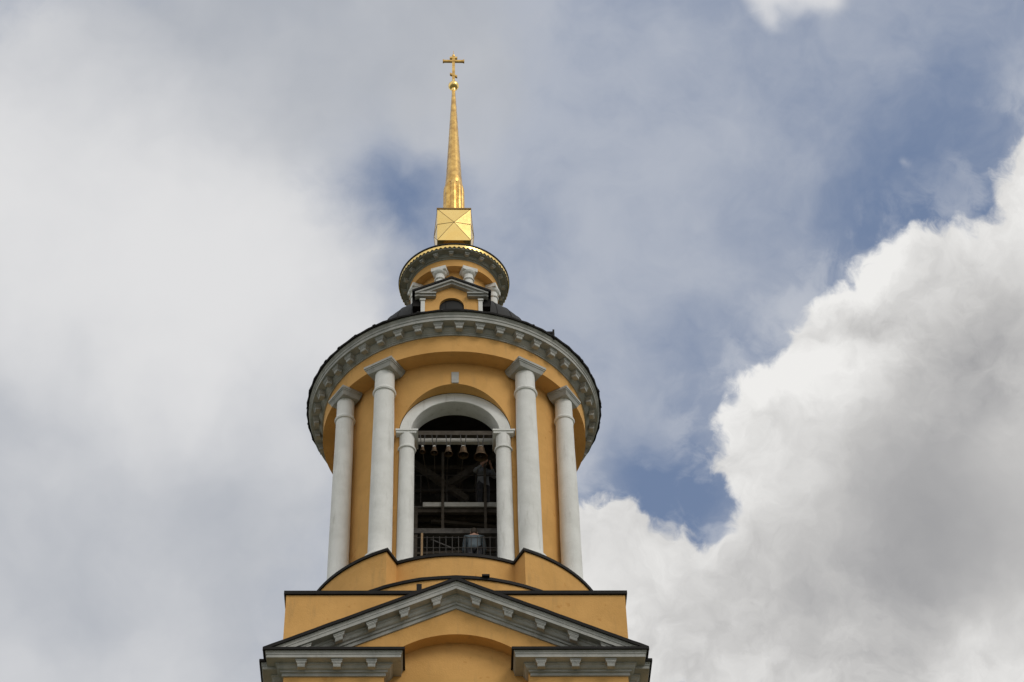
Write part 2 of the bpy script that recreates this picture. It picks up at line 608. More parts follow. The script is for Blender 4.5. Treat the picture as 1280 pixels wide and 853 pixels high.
# plinth that breaks forward under the columns
def plinth_outline(off, r_out=3.8, r_in=3.25, half=25.6):
    pts = []
    for q in range(4):
        c = q * 90
        h_in = half - math.degrees(off / 3.4)
        for i in range(13):
            a = math.radians(c - h_in + 2 * h_in * i / 12)
            pts.append(((r_in + off) * math.sin(a), -(r_in + off) * math.cos(a)))
        w = 90 - 2 * h_in
        for i in range(13):
            a = math.radians(c + h_in + w * i / 12)
            pts.append(((r_out + off) * math.sin(a), -(r_out + off) * math.cos(a)))
    return pts

bm = BM(); prism(bm, plinth_outline(0), 'z', 31.9, 33.31)
plinth = finish(bm, 'plinth', YEL, T)
bm = BM(); prism(bm, plinth_outline(.045), 'z', 33.31, 33.39)
finish(bm, 'coping', ROOF, plinth)

# ------------------------------------------------------------------ belfry drum
RW, ZB, ZT = 3.12, 33.39, 39.92
AR, AZ = 1.44, 37.72          # arch recess radius and spring height
YR = 2.78                     # flat back of the recess


def arch_z(x):
    return AZ + math.sqrt(max(0, AR * AR - x * x))

bm = BM()
half_a = math.asin(AR / RW)
for q in range(4):
    c = q * PI / 2
    ang, zs = [], []
    for i in range(49):
        t = -1 + 2 * i / 48
        x = AR * math.sin(t * PI / 2)
        ang.append(c + math.asin(x / RW)); zs.append(arch_z(x))
    lo, hi, mid = [], [], []
    for a, z, i in zip(ang, zs, range(49)):
        lo.append(bm.verts.new((RW * math.sin(a), -RW * math.cos(a), z)))
        hi.append(bm.verts.new((RW * math.sin(a), -RW * math.cos(a), ZT)))
        # same point on the flat back of the recess
        x = RW * math.sin(a - c)
        yb = -min(YR, math.sqrt(RW * RW - x * x) - .012)
        mid.append(bm.verts.new((x * math.cos(c) - yb * math.sin(c), x * math.sin(c) + yb * math.cos(c), z)))
    for i in range(48):
        bm.faces.new((lo[i], lo[i + 1], hi[i + 1], hi[i]))
        bm.faces.new((lo[i], mid[i], mid[i + 1], lo[i + 1]))
    # solid pier to the next opening
    a0, a1 = c + half_a, c + PI / 2 - half_a
    pl, ph = [], []
    for i in range(17):
        a = a0 + (a1 - a0) * i / 16
        w = .006 * noise.noise((a * 9, 2, 5))
        pl.append(bm.verts.new(((RW + w) * math.sin(a), -(RW + w) * math.cos(a), ZB - .3)))
        ph.append(bm.verts.new(((RW + w) * math.sin(a), -(RW + w) * math.cos(a), ZT)))
    for i in range(16):
        bm.faces.new((pl[i], pl[i + 1], ph[i + 1], ph[i]))
    # flat back of the recess beside the archivolt, from floor to spring
    for sgn in (-1, 1):
        xo, xi = sgn * (AR + .012), sgn * 1.12
        ys = -math.sqrt(RW * RW - AR * AR) + .012
        rot = lambda x, y: (x * math.cos(c) - y * math.sin(c), x * math.sin(c) + y * math.cos(c))
        ps = [(xo, ys), (xi, -2.70), (xi, -2.2)]
        for (xa, ya), (xb, yb) in zip(ps[:-1], ps[1:]):
            vs = [bm.verts.new((*rot(xa, ya), ZB - .3)), bm.verts.new((*rot(xb, yb), ZB - .3)), bm.verts.new((*rot(xb, yb), AZ)), bm.verts.new((*rot(xa, ya), AZ))]
            bm.faces.new(vs)
drum = finish(bm, 'belfry_wall', YEL, T)

# dark inside of the drum
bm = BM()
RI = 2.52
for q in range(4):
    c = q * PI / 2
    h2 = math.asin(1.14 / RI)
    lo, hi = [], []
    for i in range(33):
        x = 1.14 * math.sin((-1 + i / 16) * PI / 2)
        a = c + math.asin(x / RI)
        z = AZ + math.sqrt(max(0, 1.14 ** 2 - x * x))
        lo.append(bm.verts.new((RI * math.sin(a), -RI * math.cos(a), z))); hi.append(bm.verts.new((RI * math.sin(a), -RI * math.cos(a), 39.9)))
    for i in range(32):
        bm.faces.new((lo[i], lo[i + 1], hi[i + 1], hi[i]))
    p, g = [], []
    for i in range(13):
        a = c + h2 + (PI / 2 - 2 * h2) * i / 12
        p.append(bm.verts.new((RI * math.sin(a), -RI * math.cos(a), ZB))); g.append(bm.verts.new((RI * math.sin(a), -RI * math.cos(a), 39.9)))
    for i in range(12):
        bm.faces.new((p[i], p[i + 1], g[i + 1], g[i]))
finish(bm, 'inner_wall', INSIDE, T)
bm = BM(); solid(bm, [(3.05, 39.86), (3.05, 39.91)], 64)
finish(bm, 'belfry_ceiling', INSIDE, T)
bm = BM(); solid(bm, [(3.0, 33.36), (3.0, 33.40)], 64)
finish(bm, 'belfry_floor', BOARD, T)

# archivolts, imposts, window columns, keystones on the four openings
bm = BM()
prof_in, prof_out = 1.14, 1.425
v = []
for i in range(49):
    t = PI * i / 48
    ci, si = math.cos(t), math.sin(t)
    w = .006 * noise.noise((t * 5, 1, 1))
    v.append([bm.verts.new((r * ci, y, AZ + r * si)) for r, y in ((prof_out, -YR), (prof_in + .01 + w, -YR), (prof_in + w, -YR + .012), (prof_in, -2.26), (prof_out, -2.26))])
for i in range(48):
    for k in range(5):
        k2 = (k + 1) % 5
        bm.faces.new((v[i][k], v[i][k2], v[i + 1][k2], v[i + 1][k]))
bm.faces.new(v[0]); bm.faces.new(v[-1])
arch = finish(bm, 'arch_moulding', WHT, T)

bm = BM()   # impost slab
box(bm, -.28, .29, -.23, .50, -.05, .0)
box(bm, -.265, .25, -.205, .50, -.115, -.05)
imp = finish(bm, 'impost', WHT, arch, (1.235, -2.73, AZ + .012))
copy_tree(imp, arch, (-1.235, -2.73, AZ + .012))
bm = BM()
ZS = AZ - .103 - 33.39
solid(bm, [(.25, 0), (.262, .03), (.25, .07), (.215, .085), (.208, .12), (.205, 1.4), (.192, ZS - .46), (.192, ZS)], 40)
wc = finish(bm, 'window_column', WHT, arch, (1.225, -2.75, 33.39))
bm = BM()
zz = 37.17 - 33.39
lathe(bm, [(.18, zz - .035), (.225, zz - .03), (.235, zz), (.225, zz + .03), (.18, zz + .035)], 40)
finish(bm, 'collar', WHT, wc)
copy_tree(wc, arch, (-1.225, -2.75, 33.39))
for q in (1, 2, 3):
    copy_tree(arch, T, (0, 0, 0), q * PI / 2)
bm = BM()
box(bm, -.092, .092, -RW - .03, -RW + .05, 39.18, 39.56, lambda x, y, z: (x * (1 + .12 * (z - 39.18)), y, z))
ks = finish(bm, 'keystone', GRY, T)
for q in (1, 2, 3):
    copy_tree(ks, T, (0, 0, 0), q * PI / 2)

# the eight big columns
bm = BM()
HC = 39.62 - 33.39
HN = HC + .05
pr = [(.38, 0), (.40, .05), (.395, .10), (.37, .135), (.315, .15), (.30, .18)]
for i in range(9):
    t = i / 8
    pr.append((.292 - .037 * max(0, (t - .15) / .85) ** 1.25, .2 + (HC - .2) * t))
pr.append((.255, HN))
solid(bm, pr, 48, wob=.01)
RC = 3.41
ang = [math.radians(90 * q + s * 32.4) for q in range(4) for s in (-1, 1)]
def cpos(a, r=RC, z=33.39):
    return (r * math.sin(a), -r * math.cos(a), z)
c0 = finish(bm, 'column', WHT, T, cpos(ang[0]), ang[0])
bm = BM()
box(bm, -.43, .43, -.365, .30, HC + .205, HC + .277)
box(bm, -.41, .41, -.345, .30, HC + .165, HC + .205)
box(bm, -.395, .395, -.33, .30, HC + .045, HC + .165, lambda x, y, z: (x * (1 if z > HC + .1 else .86), y * (1 if z > HC + .1 else .86), z))
finish(bm, 'abacus', GRY, c0)
bm = BM()
zz = 39.03 - 33.39
lathe(bm, [(.24, zz - .05), (.292, zz - .045), (.308, zz), (.292, zz + .045), (.24, zz + .05)], 48)
finish(bm, 'collar', WHT, c0)
for a in ang[1:]:
    c = copy_tree(c0, T, cpos(a), a)
    if abs(math.cos(a)) < .7:          # the columns beside the side openings are slimmer
        c.scale = (.89, .89, 1)

# frieze band and main cornice
bm = BM(); lathe(bm, [(3.0, 39.90), (3.57, 39.90), (3.57, 40.50), (3.0, 40.50)], 128, wob=.006)
finish(bm, 'frieze', YEL, T)
bm = BM()
lathe(bm, [(3.2, 40.47), (3.605, 40.47), (3.605, 40.515), (3.62, 40.52), (3.625, 40.555), (3.66, 40.575), (3.68, 40.62), (3.705, 40.64), (3.705, 40.70), (3.93, 40.70), (3.93, 40.79), (3.95, 40.80),
           (3.95, 40.87), (3.98, 40.89), (3.995, 40.93), (3.995, 40.955), (3.2, 40.96)], 144, wob=.006)
mc = finish(bm, 'main_cornice', GRY, T)
mod0 = None
for i in range(44):
    a = math.radians(1.6 + i * 360 / 44)
    p = cpos(a, 3.702, 40.70)
    if mod0 is None:
        mod0 = finish(modillion_bm(.265, .17, 0, .78), 'modillion', GRY, mc, p, a)
    else:
        copy_tree(mod0, mc, p, a)
# sheet-metal roof skirt, uneven edge with standing seams
bm = BM()
def skirt(a, r, z):
    if r > 3.9:
        k = round(a / (2 * PI) * 52)
        return r + .022 * noise.noise((k * 1.7, 3.3, 0)) - (.02 if round(a / (2 * PI) * 104) % 2 else 0)
    return r
lathe(bm, [(3.9, 40.958), (4.055, 40.93), (4.065, 40.975), (3.6, 41.16), (2.7, 41.9), (2.6, 41.85)], 104, rf=skirt)
roof = finish(bm, 'roof_skirt', ROOF, T, angle=25)
for i in range(40):
    a = math.radians(4 + i * 9)
    bm = BM()
    w = random.uniform(.02, .04)
    rr = 4.06 + random.uniform(-.01, .02)
    f = lambda x, y, z, a=a: (x * math.cos(a) - y * math.sin(a), x * math.sin(a) + y * math.cos(a), z)
    P = [(-w, -rr, 40.95), (w, -rr, 40.95), (w, -rr + .02, 41.015), (-w, -rr + .02, 41.015), (-w, -2.75, 41.86), (w, -2.75, 41.86), (w, -2.75, 41.92), (-w, -2.75, 41.92)]
    vs = [bm.verts.new(f(*p)) for p in P]
    for q in ((0, 1, 2, 3), (4, 5, 6, 7), (0, 1, 5, 4), (1, 2, 6, 5), (2, 3, 7, 6), (3, 0, 4, 7)):
        bm.faces.new([vs[i] for i in q])
    finish(bm, 'roof_seam', ROOF, roof)
bm = BM(); beam(bm, (2.62, -3.04, 40.9), (2.62, -3.04, 41.24), .05, .05)
finish(bm, 'snow_guard_post', ROOF, roof)

# attic ring, dome
bm = BM(); solid(bm, [(2.70, 41.3), (2.70, 42.28)], 96)
at = finish(bm, 'attic_ring', YEL, T)
bm = BM(); solid(bm, [(2.745, 42.275), (2.75, 42.35), (2.5, 42.45)], 72, wob=.015)
finish(bm, 'coping', ROOF, at)
bm = BM()
prof = []
prof.append((2.5, 42.36))
for i in range(21):
    t = .05 + .925 * i / 20
    prof.append((2.5 * (1 - t ** 2.6) ** (1 / 2.6), 42.5 + 1.6 * t))
solid(bm, prof, 96)
dome = finish(bm, 'dome', DOME, T)
for i in range(32):                      # standing seams of the dome sheeting
    a = 2 * PI * (i + .5) / 32
    bm = BM()
    for (r0, z0), (r1, z1) in zip(prof[:-1], prof[1:]):
        tube(bm, (r0 * math.sin(a), -r0 * math.cos(a), z0), (r1 * math.sin(a), -r1 * math.cos(a), z1), .013, 4)
    finish(bm, 'dome_seam', ROOF, dome)

# ------------------------------------------------------------------ dormers on the dome
YD = -2.53
def arch_pts(hw_, z0, zs, zt, n=20):
    return [(-hw_, z0)] + [(-hw_ * math.cos(PI * i / n), zs + (zt - zs) * math.sin(PI * i / n)) for i in range(n + 1)] + [(hw_, z0)]
bm = BM()
pts = [(-.835, 42.2)] + arch_pts(.335, 42.2, 42.68, 43.0) + [(.835, 42.2), (.835, 43.02), (0, 43.46), (-.835, 43.02)]
prism(bm, pts, 'y', YD, YD + .25)
dm = finish(bm, 'dormer', YEL, T, (-.085, 0, 0))
bm = BM()
prism(bm, [(-.82, 42.1), (.82, 42.1), (.82, 43.0), (0, 43.42), (-.82, 43.0)], 'y', YD + .255, -.9)
finish(bm, 'dormer_side', ROOF, dm)
bm = BM(); box(bm, -.40, .40, YD + .17, YD + .20, 42.2, 43.1)
gl = finish(bm, 'window_glass', GLASS, dm)
bm = BM()
box(bm, -.02, .02, YD + .135, YD + .165, 42.2, 43.0); box(bm, -.335, .335, YD + .138, YD + .168, 42.62, 42.655)
finish(bm, 'glazing_bars', GRY, dm)
bm = BM(); prism(bm, [(.22 * math.cos(PI * i / 12), 42.42 + .22 * math.sin(PI * i / 12)) for i in range(13)], 'y', YD + .145, YD + .168)
finish(bm, 'pale_half_disc', GRY, dm)  # pale grey half disc low in the dormer window
for s in (-1, 1):
    bm = BM()
    box(bm, s * .73, s * .842, YD - .035, YD + .02, 42.2, 42.86); box(bm, s * .715, s * .87, YD - .065, YD + .02, 42.86, 42.92)
    finish(bm, 'pilaster', WHT, dm)
    bm = BM()   # short level cornice
    box(bm, s * .42, s * 1.0, YD - .17, YD + .02, 43.02, 43.07); box(bm, s * .44, s * .97, YD - .12, YD + .02, 42.955, 43.02)
    finish(bm, 'cornice', GRY, dm)
    bm = BM()   # raking cornice
    for (o, h0, h1) in ((.19, -.10, -.035), (.13, -.17, -.10)):
        A = [bm.verts.new((s * x, y, 43.60 - .51 * x + h)) for x in (0, 1.0) for y in (YD - o, YD + .02) for h in (h0, h1)]
        for q in ((0, 1, 3, 2), (4, 5, 7, 6), (0, 1, 5, 4), (2, 3, 7, 6), (0, 2, 6, 4), (1, 3, 7, 5)):
            bm.faces.new([A[i] for i in q])
    finish(bm, 'raking_cornice', GRY, dm)
bm = BM()
zz = [(0, 43.64), (1.08, 43.09), (1.08, 43.03), (0, 43.57)]
prism(bm, [(0, 43.645), (1.08, 43.095), (1.08, 43.03), (0, 43.575), (-1.08, 43.03), (-1.08, 43.095)], 'y', YD - .22, -.9)
finish(bm, 'dormer_roof', ROOF, dm)
for s in (-1, 1):
    bm = BM(); box(bm, s * .86, s * 1.06, YD + .03, -1.0, 42.7, 43.04)
    finish(bm, 'eaves_box', ROOF, dm)
for q in (1, 2, 3):
    copy_tree(dm, T, (.085 * -math.cos(q * PI / 2), .085 * -math.sin(q * PI / 2), 0), q * PI / 2)

# ------------------------------------------------------------------ lantern
bm = BM(); solid(bm, [(1.06, 43.8), (1.06, 45.64)], 64)
lw = finish(bm, 'lantern_wall', YEL, T)
bm = BM(); lathe(bm, [(1.0, 45.24), (1.085, 45.24), (1.095, 45.275), (1.0, 45.28)], 64)
finish(bm, 'string_course', WHT, lw)
bm = BM(); lathe(bm, [(.95, 45.62), (1.30, 45.62), (1.30, 45.91), (.95, 45.91)], 80)
finish(bm, 'lantern_frieze', YEL, T)
bm = BM()
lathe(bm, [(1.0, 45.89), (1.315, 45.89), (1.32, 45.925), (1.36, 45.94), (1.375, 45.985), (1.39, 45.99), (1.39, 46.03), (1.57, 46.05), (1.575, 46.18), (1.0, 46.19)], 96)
lc = finish(bm, 'lantern_cornice', DARKGRY, T)
mod0 = None
for i in range(20):
    a = math.radians(-3.5 + 18 * i)
    p = cpos(a, 1.385, 46.05)
    if mod0 is None:
        bm = BM(); box(bm, -.07, .07, -.12, .01, -.055, .0); box(bm, -.05, .05, -.09, .01, -.09, -.055)
        mod0 = finish(bm, 'modillion', GRY, lc, p, a)
    else:
        copy_tree(mod0, lc, p, a)
bm = BM()   # gilded toothed valance
nt_ = 76
for i in range(nt_):
    a0, am, a1 = (2 * PI * (i + k) / nt_ for k in (0, .5, 1))
    ro, ri = 1.605, 1.59
    ps = []
    for r in (ro, ri):
        ps.append([bm.verts.new((r * math.sin(a), -r * math.cos(a), z)) for a, z in ((a0, 46.21), (am, 46.21), (a1, 46.21), (a1, 46.125), (am, 46.06), (a0, 46.125))])
    for s in ps:
        bm.faces.new((s[0], s[1], s[4], s[5])); bm.faces.new((s[1], s[2], s[3], s[4]))
    for k in range(6):
        k2 = (k + 1) % 6
        if k in (2, 5): continue
        bm.faces.new((ps[0][k], ps[0][k2], ps[1][k2], ps[1][k]))
finish(bm, 'gilded_trim', GOLD, lc)
bm = BM(); lathe(bm, [(1.5, 46.195), (1.625, 46.20), (1.63, 46.235), (1.1, 46.5), (.55, 46.85), (.36, 47.2), (.36, 47.3), (.3, 47.3), (.3, 46.3)], 72)
finish(bm, 'lantern_roof', DOME, T)
la = [math.radians(22.5 + 45 * i - 2.5 * (1 if i % 2 == 0 else -1)) for i in range(8)]
bm = BM()
solid(bm, [(.18, 0), (.18, .08), (.145, .1), (.14, .4), (.13, 1.28), (.13, 1.45)], 32)
l0 = finish(bm, 'lantern_column', WHT, T, cpos(la[0], 1.19, 44.0), la[0])
bm = BM(); lathe(bm, [(.12, 1.16), (.16, 1.165), (.17, 1.19), (.16, 1.215), (.12, 1.22)], 32); finish(bm, 'collar', WHT, l0)
bm = BM()
solid(bm, [(.135, 1.38), (.175, 1.41), (.20, 1.45), (.205, 1.48)], 32); finish(bm, 'echinus', WHT, l0)
bm = BM(); box(bm, -.22, .22, -.16, .2, 1.482, 1.615); finish(bm, 'abacus', WHT, l0)
for a in la[1:]:
    copy_tree(l0, T, cpos(a, 1.19, 44.0), a)

# ------------------------------------------------------------------ gilded spire
bm = BM(); solid(bm, [(.33, 47.25), (.33, 47.62)], 32)
finish(bm, 'spire_stem', SEAM, T)
H = .50; Z0, Z1 = 47.61, 49.0; ZM = (Z0 + Z1) / 2; PY = .10
bm = BM()
C = [bm.verts.new(p) for p in ((-H, -H, Z0), (H, -H, Z0), (H, H, Z0), (-H, H, Z0), (-H, -H, Z1), (H, -H, Z1), (H, H, Z1), (-H, H, Z1))]
bm.faces.new(C[:4]); bm.faces.new(C[4:])
for i in range(4):
    j = (i + 1) % 4
    a, b, c, d = C[i], C[j], C[4 + j], C[4 + i]
    nrm = [(0, -1), (1, 0), (0, 1), (-1, 0)][i]
    ap = bm.verts.new((nrm[0] * (H + PY), nrm[1] * (H + PY), ZM))
    for u, w in ((a, b), (b, c), (c, d), (d, a)):
        bm.faces.new((u, w, ap))
cube = finish(bm, 'gilded_block', GOLD, T, angle=4)
bm = BM()
for q in range(4):
    ca, sa = math.cos(q * PI / 2), math.sin(q * PI / 2)
    f = lambda x, y, z: (x * ca - y * sa, x * sa + y * ca, z)
    ap = f(0, -H - PY, ZM)
    for e in ((-H, -H, Z0), (H, -H, Z0), (H, -H, Z1), (-H, -H, Z1), (-H, -H, ZM), (H, -H, ZM)):
        if e[2] == ZM:
            e = (e[0] * .99, e[1] - .004, ZM)
        tube(bm, f(*e), ap, .008, 5)
finish(bm, 'seam', SEAM, cube)
bm = BM(); box(bm, -H - .02, H + .02, -H - .02, H + .02, Z1 - .005, Z1 + .04)
finish(bm, 'cap_plate', SEAM, cube)
bm = BM()
def lobes(a, r, z):
    k = abs(math.cos(4 * a + .25))
    return r * (.84 + .16 * k ** .6)
solid(bm, [(.335, 49.03), (.33, 49.5), (.322, 50.35), (.31, 50.5), (.285, 50.62), (.262, 50.70)], 128, rf=lobes)
finish(bm, 'fluted_neck', GOLD2, T, angle=60)
bm = BM()
pr = [(.268, 50.60), (.268, 50.66)]
for i in range(1, 13):
    t = i / 12
    z = 50.66 + (55.40 - 50.66) * t
    r = .255 + (.052 - .255) * t
    pr += [(r + .006, z - .02), (r, z)]
solid(bm, pr, 24)
finish(bm, 'spire', GOLD2, T)
bm = BM()
pr = [(.05, 55.36), (.075, 55.42)]
for i in range(13):
    t = -1.15 + 2.3 * i / 12
    pr.append((.172 * math.cos(t), 55.64 + .172 * math.sin(t)))
pr += [(.06, 55.83), (.045, 55.95)]
solid(bm, pr, 32)
finish(bm, 'orb', GOLD, T, angle=60)
bm = BM()
box(bm, -.045, .045, -.03, .03, 55.93, 57.22)
box(bm, -.34, .34, -.034, .038, 56.915, 56.995)
box(bm, -.125, .125, -.036, .036, 57.09, 57.165)
box(bm, -.12, .12, -.036, .036, 56.15, 56.235, lambda x, y, z: (x, y, z - .62 * x))
for x, z in ((-.335, 56.955), (.335, 56.955)):
    box(bm, x - .02, x + .02, -.042, .042, z - .055, z + .055)
solid(bm, [(.04, 57.2), (.055, 57.24), (.04, 57.29)], 12)
tube(bm, (0, 0, 57.28), (0, 0, 57.50), .009, 6)
finish(bm, 'cross', GOLD2, T)

# ------------------------------------------------------------------ timber inside the belfry
bm = BM(); beam(bm, (-1.25, -2.52, 37.93), (1.25, -2.52, 37.93), .13, .14); finish(bm, 'bell_beam', TIMBER, T)
bm = BM(); beam(bm, (-1.3, -2.28, 37.98), (1.3, -2.28, 37.98), .10, .27); finish(bm, 'painted_beam', PALE, T)
for p, q in (((-1.9, -.7, 39.3), (.32, -.7, 37.3)), ((1.9, -.75, 39.45), (-.2, -.75, 37.75))):
    bm = BM(); beam(bm, p, q, .15, .17); finish(bm, 'brace', TIMBER, T)
bm = BM()
for i in range(4):
    box(bm, -2.1, 2.1, -1.2 + i * .17, -1.2 + i * .17 + .155, 36.60 + random.uniform(0, .012), 36.65)
pf = finish(bm, 'platform', BOARD, T)
bm = BM(); box(bm, -.82, 2.0, -1.25, -1.205, 36.60, 36.74); finish(bm, 'platform_fascia', PALE, pf)
for y in (-1.12, -.85, -.56):
    bm = BM(); box(bm, -2.1, 2.1, y - .05, y + .05, 36.47, 36.597); finish(bm, 'joist', TIMBER, pf)
for x in (-.31, .78):
    bm = BM(); box(bm, x - .035, x + .035, -1.33, -1.255, 35.76, 38.4); finish(bm, 'post', TIMBER, T)
bm = BM(); box(bm, -2.2, 2.2, -1.38, -1.2, 35.60, 35.76); finish(bm, 'cross_beam', BOARD, T)
bm = BM(); box(bm, -2.3, 2.3, .0, .12, 33.4, 39.86); finish(bm, 'dark_screen', INSIDE, T)  # added dark screen, blocks the sky seen through the far opening

for p, q, w in (((-2.1, -.45, 38.6), (2.1, -.45, 38.6), .14), ((-2.1, -.3, 37.9), (2.1, -.3, 37.95), .08), ((-1.1, -.35, 36.7), (-1.1, -.35, 39.8), .12),
                ((.15, -.35, 36.7), (.15, -.35, 39.8), .16), ((1.2, -.35, 36.7), (1.2, -.35, 39.8), .12), ((-2.0, -1.1, 35.1), (1.9, -1.1, 35.3), .07), ((-1.0, -1.3, 33.4), (-1.0, -1.3, 36.5), .10), ((-.6, -.9, 36.4), (1.6, -.6, 36.38), .09)):
    bm = BM(); beam(bm, p, q, w, w); finish(bm, 'timber', TIMBER, T)

# ------------------------------------------------------------------ railings
rail = bpy.data.objects.new('railing', None); COL.objects.link(rail); rail.location = (0, -2.62, 33.4)
tag(rail, 'thin black iron railing across the foot of the arched belfry opening', 'railing')
for z in (.70, 1.02):
    bm = BM(); tube(bm, (-1.05, 0, z), (1.05, 0, z), .012, 6); finish(bm, 'handrail' if z > .9 else 'middle_rail', IRON, rail)
for i in range(14):
    bm = BM(); tube(bm, (-1.0 + i * 2 / 13, 0, 0), (-1.0 + i * 2 / 13, 0, 1.06), .010, 6); finish(bm, 'baluster', IRON, rail)
bm = BM(); box(bm, -.84, -.79, -.035, .015, 0, 1.14); finish(bm, 'wooden_post', WOOD, rail)
bm = BM(); beam(bm, (-.6, .04, 1.0), (.0, .04, .68), .02, .03); finish(bm, 'slanted_bar', IRON, rail)

rail2 = bpy.data.objects.new('railing', None); COL.objects.link(rail2); rail2.location = (0, -1.24, 36.745)
tag(rail2, 'thin dark railing along the upper wooden platform inside the belfry', 'railing')
for z in (.42, .92):
    bm = BM(); tube(bm, (-1.9, 0, z), (1.9, 0, z), .012, 6); finish(bm, 'handrail' if z > .5 else 'middle_rail', IRON, rail2)
for x in (-1.6, -.88, -.2, .55, 1.3):
    bm = BM(); tube(bm, (x, 0, 0), (x, 0, .93), .014, 6); finish(bm, 'baluster', IRON, rail2)

# ------------------------------------------------------------------ bells
BELLS = [(-.83, .155, .17, 'smallest bronze bell, first from the left in the row under the dark beam'),
         (-.53, .20, .21, 'second smallest bronze bell, between the smallest bell and the middle bell of the row'),
         (-.17, .235, .25, 'middle bronze bell of the row of five, hung near the centre of the arch'),
         (.21, .29, .29, 'second largest bronze bell, just left of the largest bell in the row'),
         (.65, .36, .35, 'largest bronze bell, at the right end of the row of five')]
for x0, x1, which in ((-.83, -.62, 'smallest'), (-.53, -.50, 'second smallest'), (-.17, -.25, 'middle'), (.21, .10, 'second largest'), (.65, .45, 'largest')):
    bm = BM(); p = Vector((x0, -2.5, 37.4)); q = Vector((x1, -1.3, 36.95)); prev = p
    for i in range(1, 9):
        t = i / 8; c = p.lerp(q, t) - Vector((0, 0, .35 * t * (1 - t)))
        tube(bm, prev, c, .006, 5); prev = c
    tag(finish(bm, 'bell_rope', TIMBER), 'thin dark rope running from the ' + which + ' bell back to the upper platform', 'rope', 'ropes of the bell clappers')
for x, d, h, lab in BELLS:
    r = d / 2
    zt = 37.50
    e = bpy.data.objects.new('bell', None); COL.objects.link(e); e.location = (x, -2.52, zt - h)
    tag(e, lab, 'bell', 'bells hanging in a row in the arched opening')
    bm = BM()
    out = [(1.0, 0), (1.0, .04), (.90, .12), (.76, .28), (.66, .5), (.60, .7), (.56, .84), (.46, .94), (.25, 1.0), (.0001, 1.0)]
    inn = [(.0001, .93), (.22, .93), (.42, .86), (.50, .7), (.56, .5), (.66, .28), (.80, .1), (.93, 0)]
    lathe(bm, [(a * r, b * h) for a, b in out + inn], 32)
    finish(bm, 'bell_body', BRONZE, e, angle=50)
    bm = BM(); tube(bm, (0, 0, h * .8), (0, 0, h * .12), .008, 6); solid(bm, [(.004, h * .0), (.13 * r + .008, h * .06), (.13 * r + .008, h * .14), (.004, h * .2)], 10)
    finish(bm, 'clapper', IRON, e)
    bm = BM(); box(bm, -r * .36, r * .36, -.02, .02, h - .004, h + .045); finish(bm, 'crown', PALE, e)
    for s in (-1, 1):
        bm = BM(); beam(bm, (s * (.02 + r * .15), -.02, h + .03), (s * (.045 + r * .22), -.06, h + .37), .018, .022); finish(bm, 'hanger', IRON, e)


# ------------------------------------------------------------------ people
def skin_mesh(name, verts, edges, radii, mat, parent, sub=2, root=0):
    me = bpy.data.meshes.new(name)
    me.from_pydata(verts, edges, [])
    o = bpy.data.objects.new(name, me); COL.objects.link(o)
    md = o.modifiers.new('skin', 'SKIN'); md.use_smooth_shade = True
    for i, r in enumerate(radii):
        me.skin_vertices[0].data[i].radius = (r if isinstance(r, tuple) else (r, r))
    me.skin_vertices[0].data[root].use_root = True
    sd = o.modifiers.new('sub', 'SUBSURF'); sd.levels = sub; sd.render_levels = sub
    dg = bpy.context.evaluated_depsgraph_get()
    m2 = bpy.data.meshes.new_from_object(o.evaluated_get(dg))
    o.modifiers.clear(); o.data = m2
    m2.materials.clear(); m2.materials.append(mat)
    for p in m2.polygons: p.use_smooth = True
    if parent: o.parent = parent
    return o


def chain(V, E, Rd, pts, start=None):
    prev = start
    for p, r in pts:
        V.append(p); Rd.append(r)
        if prev is not None: E.append((prev, len(V) - 1))
        prev = len(V) - 1
    return prev


def hand(V, E, Rd, wrist_i, w, d, side):
    """palm and five bent fingers growing from the wrist vertex"""
    w, d = Vector(w), Vector(d).normalized()
    s = d.cross(Vector((0, 1, 0)))
    s = s.normalized() if s.length > .1 else Vector((1, 0, 0))
    cur = Vector((0, -1, 0))
    palm = chain(V, E, Rd, [(tuple(w + d * .055), .026)], wrist_i)
    for k, ln in ((-1.5, .062), (-.5, .075), (.5, .078), (1.5, .068)):
        b = w + d * .09 + s * (.017 * k)
        chain(V, E, Rd, [(tuple(b), .0095), (tuple(b + d * ln * .5 + cur * .008), .0088), (tuple(b + d * ln * .85 + cur * .03), .0075)], palm)
    b = w + d * .035 + s * (.035 * side)
    chain(V, E, Rd, [(tuple(b), .011), (tuple(b + d * .035 + s * .012 * side + cur * .012), .0095)], palm)


